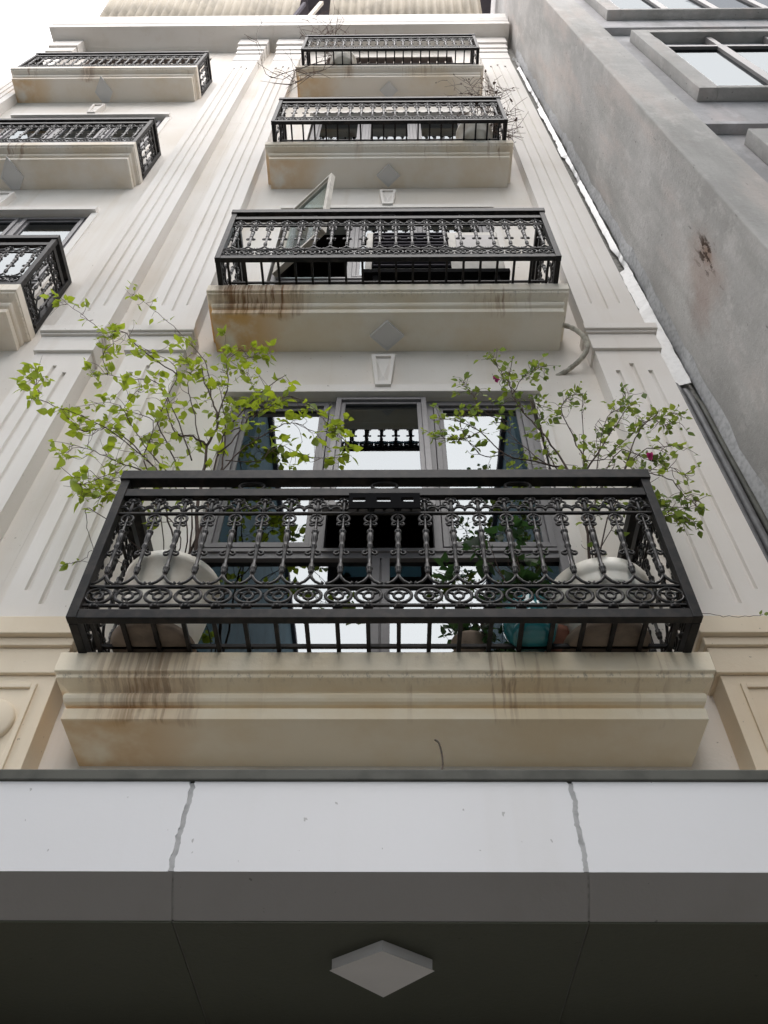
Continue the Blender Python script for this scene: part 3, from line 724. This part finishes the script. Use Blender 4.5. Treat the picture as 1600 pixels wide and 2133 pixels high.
def shrub(root, branches, leaf_meshes, leafmat_, nleaf, size, twigs, rng, start=.35, bark=None, cluster=3, spread=.05, twig_len=.16, tr=.0016, bare=()):
    """branches drawn as tapering stems, side twigs grown off them, leaves set on the ends as single objects"""
    stems = []; st = MB(); tw = MB(); shoots = []
    for bi, (pts, r) in enumerate(branches):
        s = smooth(pts, 5); s = [p+Vector((rng.gauss(0, .003), rng.gauss(0, .003), rng.gauss(0, .003))) for p in s]
        k = len(s); b = MB(); b.tube(s, [max(.0011, r*(1-.75*i/(k-1))) for i in range(k)], 6); stems.append(s)
        b.build('branch', bark or M['bark'], root, True)
        if bi in bare: shoots.append(s[-4:]); continue
        for _ in range(twigs):
            t = rng.uniform(start*.7, .97); p, d = along(s, t)
            dirv = (d*.5+Vector((rng.gauss(0, .7), rng.gauss(0, .5), rng.gauss(.1, .6)))).normalized(); L = rng.uniform(.35, 1)*twig_len
            q = [p, p+dirv*L*.5+Vector((rng.gauss(0, .012), rng.gauss(0, .012), rng.gauss(0, .012))), p+dirv*L+Vector((0, 0, rng.gauss(-.01, .02)))]
            q = smooth(q, 3); tw.tube(q, [tr*(1-.5*i/(len(q)-1)) for i in range(len(q))], 4); shoots.append(q)
        shoots.append(s[int(k*start):])
    t_ = tw.build('twigs', M['twig'], root, True); t_['kind'] = 'stuff'
    if not nleaf: return
    lots = []
    for q in shoots:
        m = max(1, round(len(q)*.16)+1)
        for j in range(m): lots.append((q, 1-.75*rng.random()**1.5*(j > 0)))
    rng.shuffle(lots); cnt = 0; extra = MB(); over = 0
    while cnt < nleaf:
        for q, t in lots:
            p, d = along([Vector(v) for v in q], min(1, max(0, t+rng.uniform(-.1, .05))))
            for _ in range(rng.randint(1, cluster)):
                if cnt >= nleaf: break
                sc = size*(.4+1.0*rng.random()**1.2)
                out = (d*.4+Vector((rng.gauss(0, .7), rng.gauss(-.15, .55), rng.gauss(-.05, .45)))).normalized()
                nrm = (Vector((rng.gauss(0, .5), rng.gauss(-.5, .5), rng.gauss(.9, .45)))).normalized()
                x = out.cross(nrm)
                if x.length < 1e-3: continue
                x.normalize(); nn = x.cross(out)
                Mx = Matrix((x, out, nn)).transposed()
                pp = p+out*sc*.2+Vector((rng.gauss(0, spread*.15),)*3)
                if pp.y > W-.10 and -1.06 < pp.x < 1.0 or pp.y > 2.73: pp.y = 2.70
                if cnt < 295:
                    inst('leaf', rng.choice(leaf_meshes), root, pp, Mx.to_euler(), sc)
                else:
                    me = rng.choice(leaf_meshes)
                    extra.add([pp+Mx @ (Vector(v.co)*sc) for v in me.vertices], [tuple(f.vertices) for f in me.polygons])
                cnt += 1
    if extra.v:
        e = extra.build('small_leaves', leafmat_, root, True); e['kind'] = 'stuff'
LB = [([(-0.887, 2.52, 4.444), (-0.929, 2.517, 4.769), (-0.952, 2.515, 5.078), (-0.968, 2.512, 5.28), (-0.944, 2.51, 5.445), (-0.962, 2.508, 5.561), (-1.022, 2.505, 5.733), (-1.101, 2.502, 5.944), (-1.141, 2.5, 6.11)], 0.011), ([(-0.963, 2.5, 5.261), (-1.044, 2.48, 5.308), (-1.12, 2.46, 5.301), (-1.189, 2.44, 5.432), (-1.237, 2.42, 5.595)], 0.007), ([(-0.928, 2.52, 4.612), (-1.02, 2.508, 4.928), (-1.187, 2.497, 5.289), (-1.268, 2.485, 5.503), (-1.255, 2.473, 5.978), (-1.44, 2.462, 6.191), (-1.515, 2.45, 6.212)], 0.005), ([(-1.263, 2.5, 5.997), (-1.519, 2.46, 6.218), (-1.67, 2.42, 6.393), (-1.76, 2.38, 6.315), (-1.95, 2.34, 6.497), (-2.123, 2.3, 6.634)], 0.004), ([(-0.979, 2.52, 4.477), (-1.08, 2.475, 4.734), (-1.134, 2.43, 4.922), (-1.339, 2.385, 5.125), (-1.502, 2.34, 5.232), (-1.694, 2.295, 5.299), (-1.837, 2.25, 5.342)], 0.005), ([(-1.167, 2.5, 5.017), (-1.318, 2.455, 5.185), (-1.46, 2.41, 5.295), (-1.543, 2.365, 5.183), (-1.648, 2.32, 5.247)], 0.004), ([(-1.091, 2.5, 4.766), (-1.214, 2.45, 4.949), (-1.325, 2.4, 4.96), (-1.439, 2.35, 4.991), (-1.553, 2.3, 4.98)], 0.004), ([(-1.02, 2.5, 5.725), (-1.123, 2.524, 6.153), (-1.267, 2.548, 6.444), (-1.502, 2.572, 6.831), (-1.747, 2.596, 7.18), (-1.88, 2.62, 7.377)], 0.0035), ([(-0.955, 2.5, 5.525), (-0.961, 2.533, 5.941), (-1.028, 2.567, 6.259), (-1.081, 2.6, 6.541)], 0.005), ([(-1.041, 2.6, 6.32), (-0.967, 2.583, 6.444), (-0.887, 2.567, 6.319), (-0.841, 2.55, 6.319)], 0.003), ([(-0.884, 2.52, 4.612), (-0.89, 2.508, 4.928), (-0.896, 2.497, 5.157), (-0.881, 2.485, 5.36), (-0.788, 2.473, 5.629), (-0.699, 2.462, 5.789), (-0.607, 2.45, 5.898)], 0.007), ([(-0.897, 2.5, 5.161), (-0.803, 2.48, 5.352), (-0.765, 2.46, 5.461), (-0.667, 2.44, 5.525), (-0.57, 2.42, 5.615), (-0.442, 2.4, 5.507)], 0.004), ([(-0.887, 2.5, 4.917), (-0.778, 2.476, 5.169), (-0.644, 2.452, 5.309), (-0.522, 2.428, 5.363), (-0.384, 2.404, 5.213), (-0.3, 2.38, 5.028)], 0.004), ([(-0.565, 2.4, 5.582), (-0.453, 2.388, 5.487), (-0.338, 2.375, 5.28), (-0.256, 2.362, 5.128), (-0.204, 2.35, 5.005)], 0.0025), ([(-0.855, 2.5, 5.016), (-0.893, 2.517, 5.408), (-0.949, 2.533, 5.677), (-1.025, 2.55, 5.97)], 0.005), ([(-0.95, 2.52, 4.612), (-1.078, 2.488, 4.941), (-1.235, 2.456, 5.143), (-1.379, 2.424, 5.362), (-1.483, 2.392, 5.501), (-1.679, 2.36, 5.403)], 0.004), ([(-0.963, 2.5, 4.52), (-1.089, 2.462, 4.683), (-1.194, 2.425, 4.781), (-1.329, 2.388, 4.807), (-1.471, 2.35, 4.776)], 0.0035), ([(-1.097, 2.48, 4.705), (-1.217, 2.46, 4.753), (-1.318, 2.44, 4.764), (-1.41, 2.42, 4.702), (-1.453, 2.4, 4.713)], 0.003), ([(-1.018, 2.5, 5.12), (-1.152, 2.48, 5.447), (-1.331, 2.46, 5.818), (-1.469, 2.44, 5.838), (-1.621, 2.42, 5.859), (-1.711, 2.4, 5.852)], 0.004), ([(-0.991, 2.5, 5.248), (-1.115, 2.512, 5.644), (-1.197, 2.525, 5.928), (-1.206, 2.537, 6.12), (-1.305, 2.55, 6.323)], 0.004), ([(-1.075, 2.5, 4.803), (-1.25, 2.475, 5.086), (-1.266, 2.45, 5.401), (-1.44, 2.425, 5.506), (-1.379, 2.4, 5.716)], 0.004), ([(-1.621, 2.42, 5.859), (-1.692, 2.397, 6.043), (-1.657, 2.373, 6.146), (-1.693, 2.35, 6.193)], 0.0025), ([(-0.84, 2.48, 5.091), (-0.666, 2.465, 5.069), (-0.58, 2.45, 5.173), (-0.424, 2.435, 5.066), (-0.301, 2.42, 5.024)], 0.003), ([(-1.397, 2.5, 4.713), (-1.422, 2.49, 4.647), (-1.347, 2.48, 4.465), (-1.29, 2.47, 4.342), (-1.353, 2.46, 4.316), (-1.421, 2.45, 4.274)], 0.0025), ([(-1.281, 2.45, 4.366), (-1.321, 2.45, 4.32), (-1.379, 2.45, 4.305)], 0.002), ([(-1.816, 2.27, 5.352), (-1.868, 2.27, 5.497), (-1.93, 2.27, 5.624)], 0.002), ([(-0.861, 2.5, 5.383), (-0.751, 2.5, 5.523), (-0.743, 2.5, 5.672), (-0.831, 2.5, 5.937), (-0.888, 2.5, 6.05)], 0.003), ([(-1.239, 2.5, 5.018), (-1.365, 2.467, 4.973), (-1.483, 2.433, 4.831), (-1.501, 2.4, 4.825)], 0.003)]
RB = [([(0.868, 2.52, 4.314), (0.901, 2.517, 4.743), (0.873, 2.513, 5.067), (0.797, 2.51, 5.388), (0.717, 2.507, 5.573), (0.671, 2.503, 5.877), (0.727, 2.5, 6.183)], 0.008), ([(0.715, 2.5, 5.563), (0.699, 2.5, 5.765), (0.651, 2.5, 5.954), (0.612, 2.5, 6.125), (0.582, 2.5, 6.184)], 0.004), ([(0.686, 2.5, 5.765), (0.743, 2.493, 5.914), (0.825, 2.487, 6.013), (0.883, 2.48, 6.029)], 0.003), ([(0.876, 2.52, 5.076), (0.681, 2.486, 5.092), (0.56, 2.452, 5.107), (0.449, 2.418, 5.251), (0.352, 2.384, 5.289), (0.215, 2.35, 5.282)], 0.005), ([(0.449, 2.42, 5.254), (0.344, 2.4, 5.159), (0.223, 2.38, 5.152)], 0.003), ([(0.571, 2.5, 5.175), (0.467, 2.48, 5.126), (0.399, 2.46, 5.204), (0.36, 2.44, 5.376), (0.417, 2.42, 5.486)], 0.003), ([(0.622, 2.48, 5.436), (0.498, 2.46, 5.501), (0.422, 2.44, 5.718), (0.405, 2.42, 5.763)], 0.003), ([(0.894, 2.52, 4.345), (0.935, 2.53, 4.796), (0.996, 2.54, 5.252), (1.094, 2.55, 5.846)], 0.006), ([(0.955, 2.53, 5.028), (1.112, 2.515, 5.303), (1.314, 2.5, 5.643)], 0.006), ([(0.911, 2.52, 4.376), (0.959, 2.486, 4.777), (1.129, 2.452, 4.961), (1.242, 2.418, 5.075), (1.352, 2.384, 5.067), (1.399, 2.35, 5.025)], 0.005), ([(1.128, 2.45, 4.958), (1.267, 2.438, 5.276), (1.367, 2.425, 5.393), (1.44, 2.412, 5.396), (1.545, 2.4, 5.422)], 0.004), ([(0.983, 2.52, 5.138), (0.956, 2.528, 5.414), (0.945, 2.535, 5.667), (1.023, 2.542, 5.807), (1.058, 2.55, 5.846)], 0.004), ([(0.993, 2.5, 4.948), (1.141, 2.5, 5.464), (1.248, 2.5, 5.609), (1.307, 2.5, 5.761), (1.347, 2.5, 5.76)], 0.003), ([(0.969, 2.5, 4.582), (1.101, 2.462, 4.821), (1.227, 2.425, 4.904), (1.331, 2.388, 4.891), (1.368, 2.35, 4.763)], 0.004), ([(1.224, 2.42, 4.897), (1.314, 2.402, 4.816), (1.333, 2.385, 4.647), (1.351, 2.368, 4.572), (1.231, 2.35, 4.533)], 0.003), ([(1.135, 2.42, 4.802), (1.173, 2.402, 4.599), (1.237, 2.385, 4.526), (1.307, 2.368, 4.488), (1.296, 2.35, 4.386)], 0.003), ([(0.914, 2.48, 4.426), (1.14, 2.453, 4.699), (1.23, 2.427, 4.595), (1.221, 2.4, 4.666)], 0.003), ([(0.9, 2.52, 4.936), (0.815, 2.528, 5.149), (0.805, 2.535, 5.426), (0.814, 2.542, 5.68), (0.858, 2.55, 5.795)], 0.004), ([(0.923, 2.52, 4.675), (0.877, 2.502, 4.952), (0.783, 2.485, 4.968), (0.656, 2.468, 4.906), (0.566, 2.45, 4.941)], 0.004), ([(0.966, 2.5, 5.11), (1.092, 2.473, 5.113), (1.318, 2.447, 5.38), (1.422, 2.42, 5.316)], 0.003), ([(0.979, 2.5, 4.87), (1.152, 2.48, 5.165), (1.23, 2.46, 5.094), (1.281, 2.44, 5.024), (1.358, 2.42, 5.016)], 0.003), ([(1.159, 2.48, 5.081), (1.208, 2.46, 4.893), (1.192, 2.44, 4.791), (1.146, 2.42, 4.656)], 0.003), ([(0.876, 2.52, 5.076), (0.762, 2.513, 5.13), (0.618, 2.507, 5.384), (0.594, 2.5, 5.663)], 0.004), ([(1.165, 2.35, 4.434), (1.158, 2.35, 4.247), (1.157, 2.35, 4.13)], 0.002), ([(1.183, 2.4, 3.942), (1.282, 2.417, 3.948), (1.365, 2.433, 3.959), (1.467, 2.45, 3.98)], 0.0016), ([(0.91, 2.52, 4.606), (1.046, 2.515, 4.968), (1.124, 2.51, 5.123), (1.074, 2.505, 5.379), (1.124, 2.5, 5.512)], 0.003)]
S3 = [([(1.01, 2.5, 11.135), (0.906, 2.51, 12.226), (0.702, 2.52, 13.541)], 0.004), ([(1.01, 2.5, 11.135), (0.931, 2.516, 12.038), (0.768, 2.533, 13.087)], 0.004), ([(1.01, 2.5, 11.135), (0.965, 2.457, 11.948), (0.84, 2.414, 12.91)], 0.004), ([(1.01, 2.5, 11.135), (1.009, 2.542, 12.36), (1.002, 2.584, 13.837)], 0.004), ([(1.01, 2.5, 11.135), (1.013, 2.476, 11.919), (1.011, 2.452, 12.831)], 0.004), ([(1.01, 2.5, 11.135), (1.096, 2.502, 12.241), (1.133, 2.503, 13.582)], 0.004), ([(1.01, 2.5, 11.135), (1.129, 2.502, 12.265), (1.243, 2.505, 13.639)], 0.004), ([(1.01, 2.5, 11.135), (1.127, 2.467, 11.93), (1.273, 2.433, 12.86)], 0.004), ([(1.01, 2.5, 11.135), (1.171, 2.545, 12.046), (1.384, 2.591, 13.084)], 0.004), ([(1.01, 2.5, 11.135), (1.19, 2.532, 12.147), (1.449, 2.563, 13.33)], 0.004), ([(1.01, 2.5, 11.135), (1.074, 2.457, 11.245), (1.152, 2.414, 11.358)], 0.004), ([(1.01, 2.5, 11.135), (1.191, 2.515, 11.617), (1.43, 2.53, 12.135)], 0.004), ([(1.01, 2.5, 11.135), (1.089, 2.453, 11.137), (1.23, 2.407, 11.136)], 0.004), ([(1.01, 2.5, 11.135), (1.156, 2.502, 11.093), (1.339, 2.504, 11.051)], 0.004), ([(1.01, 2.5, 11.135), (0.906, 2.547, 12.058), (0.653, 2.593, 13.116)], 0.004), ([(1.01, 2.5, 11.135), (1.167, 2.551, 12.395), (1.356, 2.603, 13.913)], 0.004), ([(1.01, 2.5, 11.135), (1.106, 2.538, 11.096), (1.26, 2.576, 11.055)], 0.004)]
S4 = [([(-0.823, 2.5, 14.487), (-1.125, 2.553, 15.94), (-1.6, 2.606, 17.648)], 0.004), ([(-0.823, 2.5, 14.487), (-1.012, 2.461, 15.773), (-1.366, 2.421, 17.349)], 0.004), ([(-0.823, 2.5, 14.487), (-1.035, 2.474, 16.128), (-1.311, 2.448, 18.212)], 0.004), ([(-0.823, 2.5, 14.487), (-0.957, 2.498, 16.361), (-1.227, 2.496, 18.783)], 0.004), ([(-0.823, 2.5, 14.487), (-0.927, 2.483, 16.427), (-1.084, 2.466, 18.979)], 0.004), ([(-0.823, 2.5, 14.487), (-0.909, 2.492, 16.62), (-1.008, 2.485, 19.479)], 0.004), ([(-0.823, 2.5, 14.487), (-0.832, 2.514, 16.074), (-0.774, 2.529, 18.017)], 0.004), ([(-0.823, 2.5, 14.487), (-0.762, 2.549, 16.088), (-0.613, 2.599, 18.003)], 0.004), ([(-0.823, 2.5, 14.487), (-1.07, 2.552, 15.756), (-1.484, 2.604, 17.213)], 0.004), ([(-0.823, 2.5, 14.487), (-0.956, 2.559, 16.43), (-1.196, 2.618, 18.856)], 0.004), ([(-0.823, 2.5, 14.487), (-0.851, 2.468, 15.992), (-0.885, 2.436, 17.875)], 0.004), ([(-0.823, 2.5, 14.487), (-0.697, 2.556, 15.941), (-0.482, 2.612, 17.64)], 0.004), ([(-0.88, 2.45, 14.383), (-1.322, 2.43, 13.577), (-1.526, 2.41, 13.219), (-1.806, 2.39, 14.563), (-1.993, 2.37, 15.835), (-1.997, 2.35, 17.133)], 0.006), ([(-1.525, 2.4, 13.224), (-1.346, 2.433, 13.195), (-1.28, 2.467, 13.755), (-1.226, 2.5, 14.204)], 0.004), ([(-1.341, 2.42, 13.158), (-1.204, 2.435, 12.946), (-1.126, 2.45, 13.268)], 0.004), ([(-1.306, 2.4, 13.429), (-1.216, 2.45, 13.402), (-1.125, 2.5, 12.995)], 0.004)]
fl0 = FZ[0]+.019
def V3(b): return [Vector(p) for p in b]
# left: big cream pot, loose lime shrub
p1 = thing('potted_plant', 'loose shrub with large lime green leaves in a big cream pot', 'plant', (-.94, 2.52, fl0), 'potted plants on the lowest balcony')
pot = MB().lathe([(.135, .012), (.145, .03), (.172, .22), (.190, .36), (.200, .365), (.203, .40), (.192, .405), (.182, .37), (.0, .36)], (-.94, 2.525, fl0), 40, False)
pot.build('pot', M['potw'], p1, True)
MB().lathe([(.0, .0), (.150, .0), (.168, .028), (.160, .030), (.146, .012), (.0, .0115)], (-.94, 2.505, fl0), 36, False).build('saucer', M['potd'], p1, True)
MB().lathe([(.0, .372), (.181, .372)], (-.94, 2.525, fl0), 30, False).build('soil', M['soil'], p1)
base = Vector((-.93, 2.53, fl0+.37)); brs = []
for pts, r in LB:
    pts = V3(pts)
    if pts[0].z < base.z+.75 and pts[0].z < 4.75: pts = [base+Vector((random.uniform(-.05, .05), random.uniform(-.05, .05), 0))]+pts
    brs.append((pts, r*1.0))
shrub(p1, brs, lv(M['leafL'], 'leaf'), M['leafL'], 1350, .047, 15, random.Random(4), .42, cluster=3, twig_len=.13, bare=(23, 24))
# right: wide cream pot, small-leaved flowering shrub
p2 = thing('potted_plant', 'small leaved shrub with pink flowers in a wide rimmed cream pot', 'plant', (.85, 2.52, fl0), 'potted plants on the lowest balcony')
MB().lathe([(.130, .012), (.14, .03), (.160, .17), (.168, .20), (.198, .212), (.203, .222), (.200, .262), (.203, .272), (.214, .280), (.214, .335), (.200, .34), (.190, .30), (.0, .29)], (.865, 2.52, fl0), 40, False).build('pot', M['potw'], p2, True)
MB().lathe([(.0, .0), (.152, .0), (.172, .03), (.163, .032), (.146, .012), (.0, .0115)], (.835, 2.505, fl0), 36, False).build('saucer', M['potd'], p2, True)
MB().lathe([(.0, .302), (.190, .302)], (.865, 2.52, fl0), 30, False).build('soil', M['soil'], p2)
base = Vector((.87, 2.53, fl0+.30)); brs = []
for pts, r in RB:
    pts = V3(pts)
    if pts[0].z < 4.75 and abs(pts[0].x-.9) < .15: pts = [base+Vector((random.uniform(-.07, .07), random.uniform(-.06, .06), 0))]+pts
    brs.append((pts, r))
shrub(p2, brs, lv(M['leafR'], 'leaf'), M['leafR'], 1350, .034, 20, random.Random(9), .40, cluster=2, twig_len=.11, bare=(23, 24))
pe = leaf_mesh('petal', M['petal'], .45, .1, -.2)
for c in ((1.235, 2.36, FZ[0]+1.13+.0), (.60, 2.5, 5.93)):
    for i in range(7):
        a = i*2.4; inst('petal', pe, p2, c, (random.uniform(-.5, 1.), random.uniform(-.4, .4), a), .026)
# small plants between
p3 = thing('potted_plant', 'dark leafy plant in a glossy teal glazed pot behind the railing', 'plant', (.54, 2.46, fl0), 'potted plants on the lowest balcony')
MB().lathe([(.0, 0), (.070, 0), (.088, .02), (.108, .075), (.106, .12), (.085, .165), (.092, .175), (.084, .178), (.07, .15), (0, .145)], (.54, 2.45, fl0), 36, False).build('pot', M['teal'], p3, True)
br3 = []
r3 = random.Random(2)
for i in range(9):
    a = Vector((.53+r3.uniform(-.03, .03), 2.48, fl0+.14)); t = Vector((.50+r3.gauss(0, .10), 2.56+r3.gauss(0, .05), fl0+r3.uniform(.35, .85)))
    br3.append(([a, a.lerp(t, .5)+Vector((r3.gauss(0, .02), 0, .02)), t], .004))
shrub(p3, br3, lv(M['leafD'], 'leaf'), M['leafD'], 230, .06, 3, r3, .3, cluster=3, twig_len=.10)
p4 = thing('potted_plant', 'low dark spiky fern on the balcony floor left of the teal pot', 'plant', (.30, 2.56, fl0), 'potted plants on the lowest balcony')
MB().lathe([(.0, 0), (.05, 0), (.07, .11), (.075, .12), (.0, .11)], (.31, 2.58, fl0), 20, False).build('pot', M['potd'], p4, True)
br4 = []
for i in range(12):
    a = Vector((.31, 2.58, fl0+.10)); t = a+Vector((r3.gauss(0, .10), r3.gauss(-.04, .06), r3.uniform(-.06, .16))); br4.append(([a, a.lerp(t, .5)+Vector((0, 0, .05)), t], .003))
shrub(p4, br4, lv(M['leafD'], 'leaf'), M['leafD'], 120, .05, 2, r3, .3, cluster=3, twig_len=.06)
p5 = thing('flower_pot', 'plain terracotta pot between the teal pot and the wide cream pot', 'pot', (.665, 2.60, fl0))
MB().lathe([(.0, 0), (.055, 0), (.075, .13), (.085, .135), (.086, .16), (.075, .16), (.07, .13), (0, .12)], (.665, 2.60, fl0), 28, False).build('pot', M['terra'], p5, True)
# dry shrubs higher up
p6 = thing('potted_plant', 'nearly bare twiggy shrub in a round pot at the right end of the third balcony', 'plant', (.80, 2.52, FZ[2]), 'dry plants on the upper balconies')
MB().lathe([(.0, 0), (.13, 0), (.15, .03), (.17, .26), (.19, .27), (.19, .31), (.0, .29)], (.86, 2.52, FZ[2]+.019), 30, False).build('pot', M['potw'], p6, True)
def rebase(B, c):
    out = []
    for pts, r in B:
        p = V3(pts); out.append(([c+Vector((random.uniform(-.05, .05), random.uniform(-.04, .04), 0))]+p[1:], r) if len(p) == 3 else (p, r))
    return out
shrub(p6, rebase(S3, Vector((.86, 2.52, FZ[2]+.3))), lv(M['twig'], 'leaf'), M['twig'], 120, .035, 13, random.Random(31), .3, bark=M['bark'], cluster=1, twig_len=.28, tr=.0034)
p7 = thing('potted_plant', 'leafless spreading twigs and one long hanging runner potted on the topmost balcony', 'plant', (-.66, 2.5, FZ[3]), 'dry plants on the upper balconies')
MB().lathe([(.0, 0), (.13, 0), (.15, .03), (.17, .24), (.185, .25), (.185, .29), (.0, .27)], (-.66, 2.52, FZ[3]+.019), 30, False).build('pot', M['potw'], p7, True)
shrub(p7, rebase(S4, Vector((-.66, 2.52, FZ[3]+.28))), None, None, 0, .03, 8, random.Random(17), .3, bark=M['bark'], twig_len=.42, tr=.0042)

# ------------------------------------------------------------------ the lane behind the viewer, seen only as reflections in the panes
for lab, xa, xb, h in (('dark teal building across the lane, mirrored in the left hand panes of the lowest window', -10, -2.75, 17.5),
                       ('dark teal building across the lane, mirrored in the right hand panes of the lowest window', 2.45, 10, 17.0)):
    t = thing('building', lab, 'building', ((xa+xb)/2, -9, 0), 'buildings mirrored in the window panes')
    MB().box(xa, xb, -16, -3.6, 0, h).build('wall', M['opp'], t)
    MB().box(xa-.1, xb+.1, -16.1, -3.5, h+.001, h+.2).build('roof', M['eave'], t)
